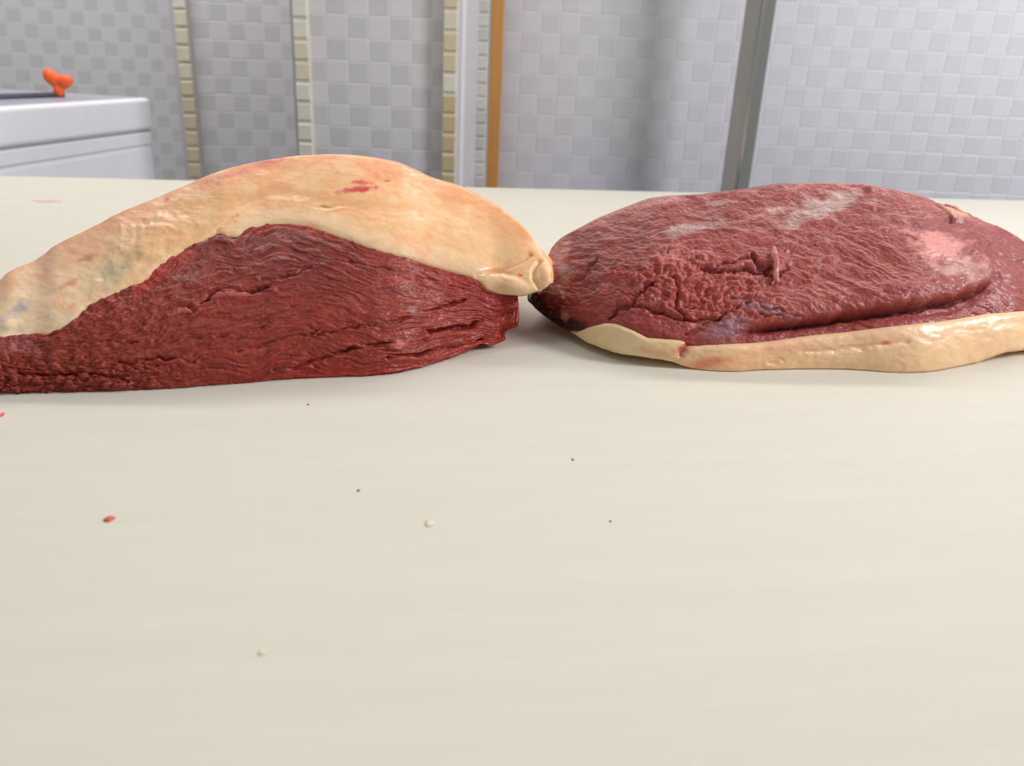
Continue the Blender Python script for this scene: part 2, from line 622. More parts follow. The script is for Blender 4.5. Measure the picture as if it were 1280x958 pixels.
# ================================================================== THE MEAT
def ring_body(xs, base, crest, bound, Yb, depth, back, power, nF, nU, nB, nS):
    """Sweep of closed cross-sections along the piece. Rows: face (base to bound), upper (bound to crest), back, underside."""
    n = len(xs)
    T = np.concatenate([np.linspace(0, 1, nF, endpoint=False), 1 + np.linspace(0, 1, nU)])
    b, c_, s_ = base[:, None], crest[:, None], bound[:, None]
    py = np.where(T[None] <= 1, b + (s_ - b) * T[None], s_ + (c_ - s_) * (T[None] - 1))
    TT = np.clip((b - py) / np.maximum(b - c_, 1e-3), 0, 1)
    Yv = Yb[:, None] + depth[:, None] * TT ** power
    px = np.repeat(xs[:, None], py.shape[1], 1)
    P = at(px, py, Yv)
    top, bot = P[:, -1], P[:, 0]
    zb = np.maximum(bot[:, 2], 0.0)
    a = np.linspace(0, math.pi / 2, nB + 1)[1:]
    Bk = np.zeros((n, nB, 3))
    Bk[..., 0] = top[:, None, 0] + (bot[:, None, 0] - top[:, None, 0]) * 0.5 * (np.arange(1, nB + 1) / nB)
    Bk[..., 1] = top[:, None, 1] + back[:, None] * np.sin(a)
    Bk[..., 2] = zb[:, None] + (top[:, None, 2] - zb[:, None]) * np.cos(a)
    k = np.linspace(0, 1, nS + 2)[1:-1]
    Un = Bk[:, -1:, :] + (bot[:, None, :] - Bk[:, -1:, :]) * k[None, :, None]
    S = np.concatenate([P, Bk, Un], 1)
    PX = np.concatenate([px, np.repeat(xs[:, None], nB + nS, 1)], 1)
    PY = np.concatenate([py, crest[:, None] + 60 * np.arange(1, nB + 1)[None] / nB, np.full((n, nS), 600.0)], 1)
    return S, PX, PY


def normals(S):
    du = np.gradient(S, axis=0)
    dv = np.roll(S, -1, 1) - np.roll(S, 1, 1)
    N_ = np.cross(dv, du)
    N_ /= np.linalg.norm(N_, axis=2, keepdims=True) + 1e-12
    c_ = S.mean(1, keepdims=True)
    flip = np.sign((N_ * (S - c_)).sum(2).mean())
    return N_ * flip


def smooth_rows(N_, k=3):
    for _ in range(k):
        N_ = (np.roll(N_, 1, 1) + N_ + np.roll(N_, -1, 1)) / 3
    return N_ / (np.linalg.norm(N_, axis=2, keepdims=True) + 1e-12)


def sweep_mesh(name, S, colr, parent, mt, cap0=4, cap1=4, bulge0=0.0, bulge1=0.0):
    """closed sweep with shrinking end caps; colour per vertex"""
    n, mrow, _ = S.shape
    rows = [S]
    cols = [colr]
    pre, prec, post_, postc = [], [], [], []
    for cap, idx, lst, lstc, bul in ((cap0, 0, pre, prec, bulge0), (cap1, -1, post_, postc, bulge1)):
        ring, rc = S[idx], colr[idx]
        cen = ring.mean(0)
        out = ring - (S[1] if idx == 0 else S[-2])
        out = out.mean(0)
        out /= np.linalg.norm(out) + 1e-12
        for q in range(1, cap + 1):
            t = q / cap
            rr = cen + (ring - cen) * (1 - t * 0.98) + out * bul * math.sqrt(1 - (1 - t) ** 2)
            rr[:, 2] = np.maximum(rr[:, 2], 0.0004)
            lst.append(rr)
            lstc.append(rc)
    G_ = np.array(pre[::-1] + list(S) + post_)
    C_ = np.array(prec[::-1] + list(colr) + postc)
    n = len(G_)
    idx = np.arange(n * mrow).reshape(n, mrow)
    j2 = np.roll(idx, -1, 1)
    q = np.stack([idx[:-1], j2[:-1], j2[1:], idx[1:]], -1).reshape(-1, 4)
    f_ = [tuple(x) for x in q.tolist()]
    f_.append(tuple(idx[0].tolist())[::-1])
    f_.append(tuple(idx[-1].tolist()))
    me = bpy.data.meshes.new(name)
    me.from_pydata(G_.reshape(-1, 3).tolist(), [], f_)
    import bmesh
    bm = bmesh.new()
    bm.from_mesh(me)
    bmesh.ops.recalc_face_normals(bm, faces=bm.faces)
    bm.to_mesh(me)
    bm.free()
    me.polygons.foreach_set('use_smooth', [True] * len(me.polygons))
    at_ = me.color_attributes.new('tint', 'FLOAT_COLOR', 'POINT')
    rgba = np.ones((n * mrow, 4), np.float32)
    rgba[:, :3] = C_.reshape(-1, 3)
    at_.data.foreach_set('color', rgba.ravel())
    return link(name, me, parent, mt)


def mixc(C, col, k):
    return C + (lin(col) - C) * np.clip(k, 0, 1)[..., None]


M_muscle = mat('raw_lean_beef', attr='tint', rough=0.42, spec=0.30, sss=0.06, sss_r=(1, .3, .25), sss_s=0.003, var=0.16, var_scale=260, bump=0.9, bump_scale=420, rough_var=0.12, coat=0.17, coat_r=0.17, stretch=(1, 1, 1.6))
M_fat = mat('beef_fat', attr='tint', rough=0.40, spec=0.5, sss=0.22, sss_r=(1, .75, .45), sss_s=0.005, var=0.05, var_scale=150, bump=0.25, bump_scale=300, rough_var=0.12, coat=0.2, coat_r=0.18)

# ------------------------------------------------------------------ left piece: fat cap up
xs = np.concatenate([np.linspace(-130, 0, 50, endpoint=False), np.linspace(0, 691, 500)])
baseP = [(-130, 497), (-60, 495), (0, 487), (13, 490), (20, 494), (60, 492), (140, 490.5), (214, 487), (267, 482), (324, 480.5), (340, 475), (387, 471), (440, 472), (484, 473), (520, 467), (554, 452), (590, 433), (600, 429), (614, 431), (627, 427), (640, 410), (660, 400), (691, 370)]
boundP = [(-130, 478), (-70, 448), (0, 422), (27, 419), (63, 416), (85, 407), (97, 397), (102, 388), (134, 370), (157, 359), (174, 355), (187, 344), (204, 327), (227, 312), (257, 298), (270, 290), (282, 293), (296, 293), (306, 288), (318, 282), (340, 277), (360, 277), (380, 280), (417, 292), (453, 305), (474, 312), (507, 320), (540, 332), (574, 342), (592, 347), (600, 352), (607, 361), (622, 367), (641, 369), (654, 370), (674, 363), (684, 359), (688, 355), (691, 351)]
crestP = [(-130, 466), (-80, 407), (-40, 372), (0, 351), (13, 339), (50, 324), (67, 309), (110, 289), (147, 268.5), (187, 252), (214, 240), (254, 223), (284, 213), (321, 205), (360, 200), (407, 197), (440, 199), (470, 203), (500, 210), (527, 224), (550, 232), (574, 239), (600, 251), (627, 267), (654, 288), (671, 309), (684, 327), (689, 338), (691, 347)]
base, bound, crest = curve(baseP, xs, 4), curve(boundP, xs, 3), curve(crestP, xs, 14)
gy = ground(xs, base)[:, 1]
Yb = np.minimum(gy, curve([(-130, 0.40), (0, 0.455), (300, 0.485), (520, 0.52), (600, 0.545), (691, 0.565)], xs, 4))
Yb = curve(list(zip(xs, Yb)), xs, 900)
hgt = np.maximum(base - crest, 2.0) / 275.0
depth = 0.145 * np.minimum(1, hgt) ** 0.8
depth = depth * curve([(-130, 1), (560, 1), (650, 0.75), (685, 0.4), (691, 0.15)], xs, 3)
depth = curve(list(zip(xs, depth)), xs, 260)
back = np.maximum(0.10 * hgt ** 0.7 * curve([(-130, 1), (600, 1), (660, 0.6), (691, 0.12)], xs, 40), 0.004)
nF, nU, nB, nS = 170, 110, 26, 14
S, PX, PY = ring_body(xs, base, crest, bound, Yb, depth, back, 1.8, nF, nU, nB, nS)
N_ = smooth_rows(normals(S), 6)
cen = S.mean(1, keepdims=True)
row = np.arange(S.shape[1])
iF = row < nF
iTop = (row >= nF) & (row < nF + nU + nB)

beef = empty('beef_rump_cap', (float(S[250, 0, 0]), float(S[250, 0, 1]), 0))
tag(beef, 'raw beef rump cap with its thick cream fat layer on top', 'meat')
off = np.array(beef.location)

# --- lean meat
ncol = int(np.searchsorted(xs, 643))
s_ = slice(0, ncol + 1)
X_, Y_ = PX[s_], PY[s_]
Wf = ((base[:, None] - PY) / np.maximum(base - bound, 8)[:, None])[s_]
wl = sstep(330, 120, X_)                 # coarser tangled grain towards the left
bend = fbm(X_ * 0.012, Y_ * 0.02, 1.0, 3)
fx, fw = X_ * 0.011 + bend * 0.5, Wf * 26 + bend * 2.2 + X_ * 0.006
fib = fbm(fx, fw, 2.0, 4, 0.6)
fine = fbm(X_ * 0.035, Wf * 62 + bend * 4, 4.0, 3, 0.6)
crk = sstep(0.80, 1.02, ridge(X_ * 0.014 + bend * 0.4, Wf * 9 + bend * 1.6, 6.0, 2))
lump = fbm(X_ * 0.05, Y_ * 0.075, 8.0, 4, 0.6)
lowl = sstep(300, 120, X_) * sstep(430, 470, Y_)
c1, c2 = cells(X_ * 0.06 + bend, Y_ * 0.11 + lump * 0.6, 3)
disp = 0.0007 * fib + 0.0008 * fine * (1 - 0.3 * wl) - 0.0024 * crk + wl * 0.0009 * lump + 0.0005 * lump + lowl * 0.0017 * (sstep(0, 0.45, c2 - c1) - 0.6)
cracks = [([(251, 301), (262, 297), (271, 290), (284, 294), (297, 294)], 3.0, 0.004),
          ([(389, 334), (361, 342), (345, 347), (328, 348)], 2.2, 0.003),
          ([(334, 358), (319, 365), (305, 366), (287, 361), (268, 365), (251, 380)], 3.0, 0.005),
          ([(240, 384), (225, 386), (212, 391)], 2.0, 0.003),
          ([(345, 462), (373, 457), (405, 447), (437, 437), (470, 430), (487, 428)], 2.0, 0.0035),
          ([(538, 416), (548, 414), (567, 410), (587, 407), (596, 400)], 2.6, 0.005),
          ([(510, 393), (527, 389), (554, 382), (580, 377)], 1.7, 0.003),
          ([(483, 447), (520, 443), (556, 436), (590, 427), (600, 423)], 2.2, 0.004),
          ([(400, 420), (440, 410), (480, 404), (540, 398)], 1.4, 0.002),
          ([(300, 440), (350, 425), (400, 414)], 1.5, 0.002),
          ([(20, 468), (60, 471), (100, 466), (135, 470), (160, 478)], 2.2, 0.003),
          ([(150, 455), (200, 448), (245, 452)], 1.8, 0.0022),
          ([(330, 395), (380, 382), (430, 376)], 1.3, 0.0018),
          ([(270, 420), (310, 414), (340, 405)], 1.5, 0.002),
          ([(420, 325), (470, 332), (540, 350), (600, 366)], 1.2, 0.0015),
          ([(90, 430), (130, 425), (170, 430)], 1.6, 0.002)]
jx, jy = X_ + 5 * fbm(X_ * 0.06, Y_ * 0.06, 1.5, 2), Y_ + 4 * fbm(X_ * 0.06, Y_ * 0.06, 9.5, 2)
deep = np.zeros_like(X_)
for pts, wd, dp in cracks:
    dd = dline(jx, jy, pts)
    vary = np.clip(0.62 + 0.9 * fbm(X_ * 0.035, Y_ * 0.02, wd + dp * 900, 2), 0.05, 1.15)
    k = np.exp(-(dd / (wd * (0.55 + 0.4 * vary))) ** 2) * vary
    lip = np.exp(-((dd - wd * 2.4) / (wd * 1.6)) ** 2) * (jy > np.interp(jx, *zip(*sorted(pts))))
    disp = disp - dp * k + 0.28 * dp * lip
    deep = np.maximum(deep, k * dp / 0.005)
# lower flap at the right end stands proud
disp += 0.003 * blob(X_, Y_, 590, 418, 45, 12, -18, 0.6, 0.1) + 0.002 * blob(X_, Y_, 500, 455, 70, 14, -8, 0.7, 0.15)
disp += 0.0022 * blob(X_, Y_, 495, 433, 12, 6, 0, 0.8, 0.3)
disp = np.where(iF[None], disp, 0.0)
disp *= sstep(-128, -90, X_)
Sm = S[s_].copy() + N_[s_] * disp[..., None]
tuck = np.where(iTop, 0.12, 0.0)[None, :, None] * np.ones_like(Sm[..., :1])
Sm = Sm + (cen[s_] - Sm) * tuck
Sm[..., 0] += 0.0045 * fbm(Y_ * 0.09, X_ * 0.02, 55.0, 3) * sstep(612, 643, X_) * iF[None]
Sm[..., 2] = np.maximum(Sm[..., 2], 0.0005)

C = np.zeros(X_.shape + (3,)) + lin((150, 76, 66))
C = mixc(C, (130, 66, 64), blob(X_, Y_, 350, 315, 130, 55, 8, 0.8, 0.4))
C = mixc(C, (146, 82, 66), blob(X_, Y_, 110, 440, 150, 50, -5, 0.8, 0.5) * 0.7)
C = mixc(C, (170, 72, 64), sstep(480, 620, X_) * 0.75)
C = mixc(C, (182, 62, 52), np.exp(-(dline(X_, Y_, [(180, 358), (205, 335), (235, 316)]) / 9) ** 2) * 0.8)
C = mixc(C, (178, 70, 66), sstep(0.16, 0.02, Wf) * sstep(200, 380, X_) * 0.7)
C = mixc(C, (190, 74, 70), sstep(0.93, 1.0, Wf) * sstep(300, 330, X_) * sstep(450, 380, X_) * 0.7)
C = mixc(C, (108, 50, 44), sstep(0.1, 0.9, fib) * 0.55)
C = mixc(C, (182, 106, 94), sstep(0.15, 0.9, -fib) * 0.38)
C = mixc(C, (204, 134, 120), sstep(0.2, 0.8, fine) * 0.42)  # strands lighter, gaps darker: glints and shade put into the colour
C = mixc(C, (96, 42, 38), sstep(0.2, 0.8, -fine) * 0.40)
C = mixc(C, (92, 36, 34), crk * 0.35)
C = mixc(C, (172, 110, 104), sstep(0.3, 0.9, lump) * wl * 0.45)
C = C * np.array([1.02, 0.50, 0.40])
C = mixc(C, (152, 100, 98), blob(X_, Y_, 240, 345, 22, 8, -10, 0.8, 0.5) * 0.55)
C = mixc(C, (170, 122, 116), blob(X_, Y_, 516, 388, 9, 6, 20, 0.8, 0.5) * 0.8)
C = mixc(C, (164, 76, 68), blob(X_, Y_, 436, 376, 24, 9, -10, 0.8, 0.6) * 0.7)
C = mixc(C, (206, 110, 98), blob(X_, Y_, 497, 433, 14, 6, 0, 0.8, 0.5))
C = mixc(C, (164, 96, 100), blob(X_, Y_, 25, 432, 40, 10, 5, 0.8, 0.5) * 0.6)
C = mixc(C, (80, 22, 26), deep * 0.6)  # cracks darkened by depth: shade painted into the colour
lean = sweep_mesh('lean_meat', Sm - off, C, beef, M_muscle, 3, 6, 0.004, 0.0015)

# --- fat cap
rows = np.arange(nF - 3, nF + nU + int(nB * 0.85))
So, No, Xo, Yo = S[:, rows], N_[:, rows], PX[:, rows], PY[:, rows]
nr = len(rows)
lat = np.arange(nr)
wave = fbm(Xo * 0.011, Yo * 0.022, 21.0, 4, 0.5)
grain = fbm(Xo * 0.06, Yo * 0.11, 25.0, 3, 0.55)
thick = curve([(-130, 0.0012), (60, 0.0022), (150, 0.0028), (240, 0.0026), (262, 0.002), (275, 0.004), (330, 0.0035), (420, 0.005), (560, 0.006), (640, 0.006), (680, 0.004), (691, 0.002)], xs, 60)
edge = np.sqrt(1 - (1 - np.clip(lat / 13.0, 0, 1)) ** 2)
taper = sstep(0, 24, nr - 1 - lat)
dsp = -0.0012 + thick[:, None] * 0.75 * edge[None] * (0.35 + 0.65 * taper[None]) + 0.0009 * wave + 0.00013 * grain
for pts, wd, dp in [([(596, 349), (612, 344), (628, 343), (645, 333), (662, 321)], 3.0, 0.0030),
                    ([(677, 366), (669, 352), (668, 340), (672, 330)], 2.6, 0.0026),
                    ([(271, 290), (284, 280), (296, 272)], 1.6, 0.0012),
                    ([(128, 345), (150, 333), (165, 318), (170, 305)], 7.0, 0.0006),
                    ([(340, 240), (400, 252), (470, 262), (520, 268)], 8.0, 0.0005),
                    ([(300, 255), (340, 243), (380, 245)], 6.0, 0.0005),
                    ([(395, 262), (425, 258)], 2.5, 0.0004)]:
    jxo, jyo = Xo + 4 * wave, Yo + 3 * wave + 0.8 * grain
    dsp = dsp - dp * np.exp(-(dline(jxo, jyo, pts) / wd) ** 2)
dsp += 0.0030 * blob(Xo, Yo, 632, 357, 30, 10, 12, 0.7, 0.1) + 0.0025 * blob(Xo, Yo, 682, 340, 9, 22, -15, 0.7, 0.1)
dsp += 0.0016 * blob(Xo, Yo, 190, 300, 60, 24, -25, 0.8, 0.3) - 0.0004 * blob(Xo, Yo, 140, 340, 32, 14, -30, 0.8, 0.3)
cut = sstep(-127, -110, Xo) * sstep(691.5, 686, Xo)
outer = So + No * (dsp * cut)[..., None]
kin = curve([(-130, 0.10), (560, 0.14), (640, 0.35), (665, 0.7), (691, 0.8)], xs, 3)[:, None, None]
inner = So + (cen - So) * kin
inner = inner[:, ::-1][:, ::6]
Fs = np.concatenate([outer, inner], 1)
Fs[..., 2] = np.maximum(Fs[..., 2], 0.0006)
Cf = np.zeros(Xo.shape + (3,)) + lin((250, 214, 160))
Tf = (bound[:, None] - Yo) / np.maximum(bound - crest, 4)[:, None]
Cf = mixc(Cf, (255, 186, 132), sstep(0.35, 1.0, Tf + 0.25 * wave) * 0.75)
Cf = mixc(Cf, (232, 180, 120), blob(Xo, Yo, 400, 255, 110, 16, 8, 0.8, 0.5) * 0.7)
Cf = mixc(Cf, (244, 196, 134), blob(Xo, Yo, 240, 268, 85, 28, -28, 0.8, 0.5) * 0.65)
Cf = mixc(Cf, (250, 176, 120), blob(Xo, Yo, 490, 222, 60, 14, 20, 0.8, 0.5) * 0.7)
Cf = mixc(Cf, (246, 186, 126), blob(Xo, Yo, 565, 255, 25, 14, 10, 0.8, 0.5) * 0.6)
Cf = mixc(Cf, (248, 216, 164), sstep(500, 590, Xo) * sstep(0.85, 0.5, Tf) * 0.8)
Cf = mixc(Cf, (246, 228, 190), sstep(0.28, 0.05, Tf) * sstep(270, 300, Xo) * 0.8)
Cf = mixc(Cf, (255, 234, 200), sstep(220, 60, Xo) * 0.95)  # left end painted lighter to make up for missing light
Cf = mixc(Cf, (252, 200, 160), blob(Xo, Yo, 95, 318, 85, 14, -32, 0.8, 0.5) * 0.6)
Cf = mixc(Cf, (252, 184, 142), np.exp(-(dline(Xo, Yo, [(10, 342), (60, 316), (140, 274), (210, 246), (260, 226)]) / 9) ** 2) * 0.6)
Cf = mixc(Cf, (222, 104, 92), np.exp(-(dline(Xo + 6 * grain, Yo + 5 * wave, [(262, 228), (300, 216), (350, 204)]) / 5) ** 2) * 0.75)
blot = fbm(Xo * 0.022, Yo * 0.035, 91.0, 4, 0.6)
Cf = mixc(Cf, (255, 190, 146), sstep(0.05, 0.6, blot) * sstep(620, 480, Xo) * 0.55)
Cf = mixc(Cf, (255, 232, 186), sstep(0.05, 0.6, -blot) * 0.5)
Cf = mixc(Cf, (240, 168, 130), sstep(0.45, 0.85, fbm(Xo * 0.05, Yo * 0.07, 97.0, 3)) * sstep(330, 200, Xo) * 0.5)
Cf = Cf * np.array([0.98, 0.80, 0.71])
Cf = mixc(Cf, (200, 184, 146), blob(Xo, Yo, 142, 342, 36, 15, -35, 0.8, 0.5) * 0.85)
Cf = mixc(Cf, (232, 208, 168), blob(Xo, Yo, 70, 400, 45, 16, -15, 0.8, 0.5) * 0.6)
Cf = mixc(Cf, (184, 176, 174), blob(Xo, Yo, 22, 388, 24, 10, -28, 0.8, 0.5) * 0.95)
Cf = mixc(Cf, (196, 178, 148), blob(Xo, Yo, 10, 412, 32, 8, -5, 0.8, 0.5) * 0.8)
Cf = mixc(Cf, (196, 112, 80), blob(Xo, Yo, 108, 325, 12, 5, -10, 0.8, 0.6) * 0.8)
Cf = mixc(Cf, (228, 140, 104), blob(Xo, Yo, 82, 358, 16, 6, -20, 0.8, 0.6) * 0.7)
Cf = mixc(Cf, (214, 62, 62), blob(Xo, Yo, 443, 241, 26, 4.5, -4, 0.5, 0.5, 0.09))
Cf = mixc(Cf, (224, 84, 72), blob(Xo, Yo, 452, 232, 14, 3, 5, 0.5, 0.5, 0.09) * 0.9)
Cf = mixc(Cf, (176, 110, 66), blob(Xo, Yo, 483, 230, 5, 1.6, 0, 0.5, 0.2) * 0.9)
Cf = mixc(Cf, (170, 128, 72), blob(Xo, Yo, 408, 261, 9, 2, 5, 0.6, 0.3) * 0.8)
Cf = mixc(Cf, (222, 96, 72), blob(Xo, Yo, 650, 347, 5, 2.2, 10, 0.6, 0.2))
Cf = mixc(Cf, (238, 150, 120), blob(Xo, Yo, 640, 344, 20, 5, -5, 0.8, 0.4) * 0.5)
Cf = mixc(Cf, (226, 92, 80), blob(Xo, Yo, 209, 250, 4, 3, 0, 0.6, 0.2) * 0.9)
Cf = mixc(Cf, (232, 196, 150), sstep(0.2, 0.9, grain) * 0.25)
Cf = np.concatenate([Cf, np.zeros(inner.shape) + lin((240, 205, 160))], 1)
sweep_mesh('fat_cap', Fs - off, Cf, beef, M_fat, 2, 2, 0.0, 0.001)


def on_surface(S_, xs_, PY_, px, py, N2, out=0.0):
    i = int(np.clip(np.searchsorted(xs_, px), 0, len(xs_) - 1))
    nn = nFU
    j = int(np.argmin(np.abs(PY_[i, :nn] - py)))
    return S_[i, j] + N2[i, j] * out


nFU = nF + nU
M_flake = mat('pink_meat_shred', (196, 98, 88), 0.4, var=0.15, var_scale=200, bump=0.4, bump_scale=500, sss=0.15, sss_r=(1, .3, .2), sss_s=0.003)


def flake(name, pts, rad, flat, mt, out, parent, S_, xs_, PY_, N2, off_):
    P = np.array([on_surface(S_, xs_, PY_, x, y, N2, out) for x, y in pts]) - off_
    tt = np.linspace(0, 1, len(P))
    t2 = np.linspace(0, 1, 22)
    P = np.stack([np.interp(t2, tt, P[:, k]) for k in range(3)], 1)
    for _ in range(2):
        P[1:-1] = (P[:-2] + 2 * P[1:-1] + P[2:]) / 4
    r_ = np.interp(t2, tt, rad)
    v_, f_ = tube(P, r_, 10, flat, 0.5, pts[0][0] * 0.1)
    return link(name, mesh(name, v_, f_, True), parent, mt)


flake('meat_shred', [(263, 374), (272, 371), (284, 369), (296, 371), (306, 370), (318, 371)], [.0006, .0022, .0026, .0018, .0022, .0006], 0.55, M_flake, 0.0004, beef, S, xs, PY, N_, off)
flake('meat_shred', [(213, 395), (222, 391), (232, 389), (240, 392)], [.0005, .0026, .0024, .0005], 0.55, M_flake, 0.0003, beef, S, xs, PY, N_, off)

# ------------------------------------------------------------------ right piece: fat side down
xs2 = np.concatenate([np.linspace(662, 1280, 480, endpoint=False), np.linspace(1280, 1400, 40)])
botP = [(662, 376), (666, 384), (675, 393), (684, 401.5), (695, 409), (707, 415), (722, 420), (736, 426), (771, 438), (804, 442), (839, 448), (862, 457), (894, 464), (921, 464), (940, 461), (966, 459), (1000, 459), (1048, 459), (1080, 461), (1115, 464), (1162, 464), (1188, 457), (1218, 447), (1256, 434), (1280, 432), (1340, 425), (1400, 400)]
bndP = [(662, 375), (666, 381), (684, 398), (707, 412), (722, 415), (733, 411), (757, 405), (771, 406), (792, 415), (809, 424), (830, 426), (850, 427), (870, 433), (891, 433), (918, 432), (940, 431), (975, 427), (1010, 422), (1051, 418), (1115, 410), (1174, 404), (1232, 394), (1280, 390), (1340, 385), (1400, 388)]
topP = [(662, 373), (667, 366), (674, 356), (680, 338), (684, 320), (688, 311), (701, 298), (725, 286), (748, 274), (780, 262), (815, 249), (839, 246), (883, 244), (912, 240), (940, 237), (975, 231), (1028, 229.5), (1083, 231), (1121, 238), (1156, 246), (1180, 256), (1206, 265), (1235, 278), (1259, 288), (1280, 300), (1340, 335), (1400, 384)]
bot, bnd, top = curve(botP, xs2, 4), curve(bndP, xs2, 3), curve(topP, xs2, 10)
gy2 = ground(xs2, bot)[:, 1]
Yb2 = np.minimum(gy2, curve([(662, 0.602), (690, 0.586), (722, 0.556), (780, 0.527), (860, 0.522), (960, 0.53), (1060, 0.54), (1160, 0.55), (1220, 0.565), (1280, 0.585), (1400, 0.625)], xs2, 6))
Yb2 = curve(list(zip(xs2, Yb2)), xs2, 160)
hg2 = np.maximum(bot - top, 2.0) / 230.0
dep2 = 0.135 * np.minimum(1, hg2) ** 0.8 * curve([(662, 0.4), (700, 0.7), (780, 1), (1400, 1)], xs2, 60)
dep2 = curve(list(zip(xs2, dep2)), xs2, 40)
back2 = np.maximum(0.09 * hg2 ** 0.7 * curve([(662, 0.5), (720, 0.8), (800, 1), (1400, 1)], xs2, 3), 0.005)
mF, mU, mB, mS = 46, 230, 26, 24
S2, PX2, PY2 = ring_body(xs2, bot, top, bnd, Yb2, dep2, back2, 1.75, mF, mU, mB, mS)
N2 = smooth_rows(normals(S2), 6)
cen2 = S2.mean(1, keepdims=True)
row2 = np.arange(S2.shape[1])

beef2 = empty('beef_rump_cap', (float(S2[240, 0, 0]), float(S2[240, 0, 1]), 0))
tag(beef2, 'raw beef rump cap lying fat side down with torn lean meat upward', 'meat')
off2 = np.array(beef2.location)

X_, Y_ = PX2, PY2
seam = [(900, 421), (940, 413), (969, 410), (1010, 405), (1045, 399), (1072, 394), (1110, 389), (1145, 384), (1188, 377), (1212, 368), (1232, 357), (1240, 345)]
seamY = np.interp(X_, [p[0] for p in seam], [p[1] for p in seam])
dS = (seamY + 2.5 * fbm(X_ * 0.05, Y_ * 0.0, 3.0, 2)) - Y_          # >0 above the seam
wS = sstep(905, 975, X_) * sstep(1262, 1205, X_)
bend = fbm(X_ * 0.012, Y_ * 0.016, 31.0, 3)
crumb = blob(X_, Y_, 870, 362, 115, 46, 10, 0.7, 0.3)
lefts = blob(X_, Y_, 770, 318, 95, 50, -25, 0.8, 0.3)
fd_ = X_ * 0.90 + Y_ * 0.43                      # grain runs down to the right
fe_ = -X_ * 0.43 + Y_ * 0.90
diag = sstep(930, 1010, X_) * sstep(275, 310, Y_)
fibr = fbm(fd_ * 0.010 + bend * 0.4, fe_ * 0.085 + bend * 1.2, 33.0, 4, 0.6)
fibh = fbm(X_ * 0.014, Y_ * 0.05 + bend, 35.0, 4, 0.55)
lump = fbm(X_ * 0.045, Y_ * 0.06, 37.0, 4, 0.6)
finr = np.where(diag > 0.5, fbm(fd_ * 0.03 + bend, fe_ * 0.24 + bend * 3, 71.0, 3, 0.6), fbm(X_ * 0.04 + bend, Y_ * 0.17 + bend * 2, 73.0, 3, 0.6))
c1, c2 = cells(X_ * 0.055 + 0.5 * bend, Y_ * 0.085 + 0.5 * lump, 5)
d1, d2 = cells(X_ * 0.11 + 0.5 * bend, Y_ * 0.16 + 0.5 * lump, 11)
nod = sstep(0.0, 0.5, c2 - c1)
nod2 = sstep(0.0, 0.5, d2 - d1)
disp = 0.0009 * lump + 0.00045 * finr + 0.0011 * fibr * diag + 0.0005 * fibh * (1 - diag)
disp += crumb * (0.0024 * (nod - 0.6) + 0.0014 * (nod2 - 0.6) + 0.0012 * lump)
# upper lobe overhangs the seam, the flap below recedes
disp += wS * (0.0060 * np.exp(-((dS - 16) / 24) ** 2) * (dS > 0) - (0.0075 * np.exp(-(dS / 4.0) ** 2) + 0.003 * np.exp(-((dS + 9) / 9) ** 2)) * sstep(2, 16, bnd[:, None] - Y_))
disp += 0.0035 * np.exp(-(((dS - 30) / 40) ** 2)) * (1 - wS) * sstep(960, 900, X_) * 0
cr2 = [([(760, 398), (775, 385), (795, 372), (812, 352)], 2.6, 0.004),
       ([(845, 345), (850, 365), (848, 385), (862, 402)], 2.2, 0.004),
       ([(880, 335), (905, 338), (930, 335), (955, 340), (962, 332)], 2.6, 0.004),
       ([(935, 318), (950, 328), (968, 346), (980, 338)], 2.4, 0.004),
       ([(720, 352), (735, 340), (745, 325)], 1.8, 0.0018),
       ([(895, 330), (915, 325), (945, 322)], 2.0, 0.003),
       ([(1172, 250), (1178, 266), (1190, 275)], 1.8, 0.0025),
       ([(790, 380), (830, 392), (862, 402), (900, 398)], 2.0, 0.003),
       ([(860, 418), (885, 405), (905, 395), (925, 378)], 1.8, 0.0025),
       ([(945, 392), (980, 402), (1010, 406)], 1.4, 0.002),
       ([(925, 372), (960, 388), (1000, 400)], 1.3, 0.0018)]
jx, jy = X_ + 6 * fbm(X_ * 0.06, Y_ * 0.06, 41.5, 2), Y_ + 5 * fbm(X_ * 0.06, Y_ * 0.06, 49.5, 2)
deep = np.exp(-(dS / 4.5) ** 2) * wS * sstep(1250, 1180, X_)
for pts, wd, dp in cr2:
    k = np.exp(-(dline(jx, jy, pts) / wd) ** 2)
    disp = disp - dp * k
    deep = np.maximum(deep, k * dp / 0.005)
disp += 0.0025 * blob(X_, Y_, 838, 326, 20, 9, 5, 0.8, 0.3) + 0.0025 * blob(X_, Y_, 1190, 268, 22, 7, 20, 0.8, 0.2)
disp += 0.0020 * blob(X_, Y_, 1175, 315, 50, 26, 25, 0.9, 0.4) + 0.002 * blob(X_, Y_, 1088, 236, 8, 4, 0, .8, .2)
disp += 0.0018 * blob(X_, Y_, 890, 425, 40, 10, -25, 0.8, 0.2)
tip = blob(X_, Y_, 690, 378, 38, 34, 40, 0.8, 0.2)
disp += tip * (0.0016 * fbm(X_ * 0.09, Y_ * 0.09, 81.0, 3, 0.6) + 0.0012 * (nod2 - 0.6))
lean_rows = (row2 >= mF) & (row2 < mF + mU)
disp = np.where(lean_rows[None], disp, 0.0)
edge2 = np.sqrt(np.clip((row2 - mF) / 8.0, 0, 1))
Sm = S2 + N2 * (disp * np.where(lean_rows, edge2, 0)[None])[..., None]
under = (row2 < mF) | (row2 >= mF + mU + mB)
Sm = Sm + (cen2 - Sm) * np.where(under, 0.10, 0.0)[None, :, None]
Sm[..., 2] = np.maximum(Sm[..., 2], 0.001)
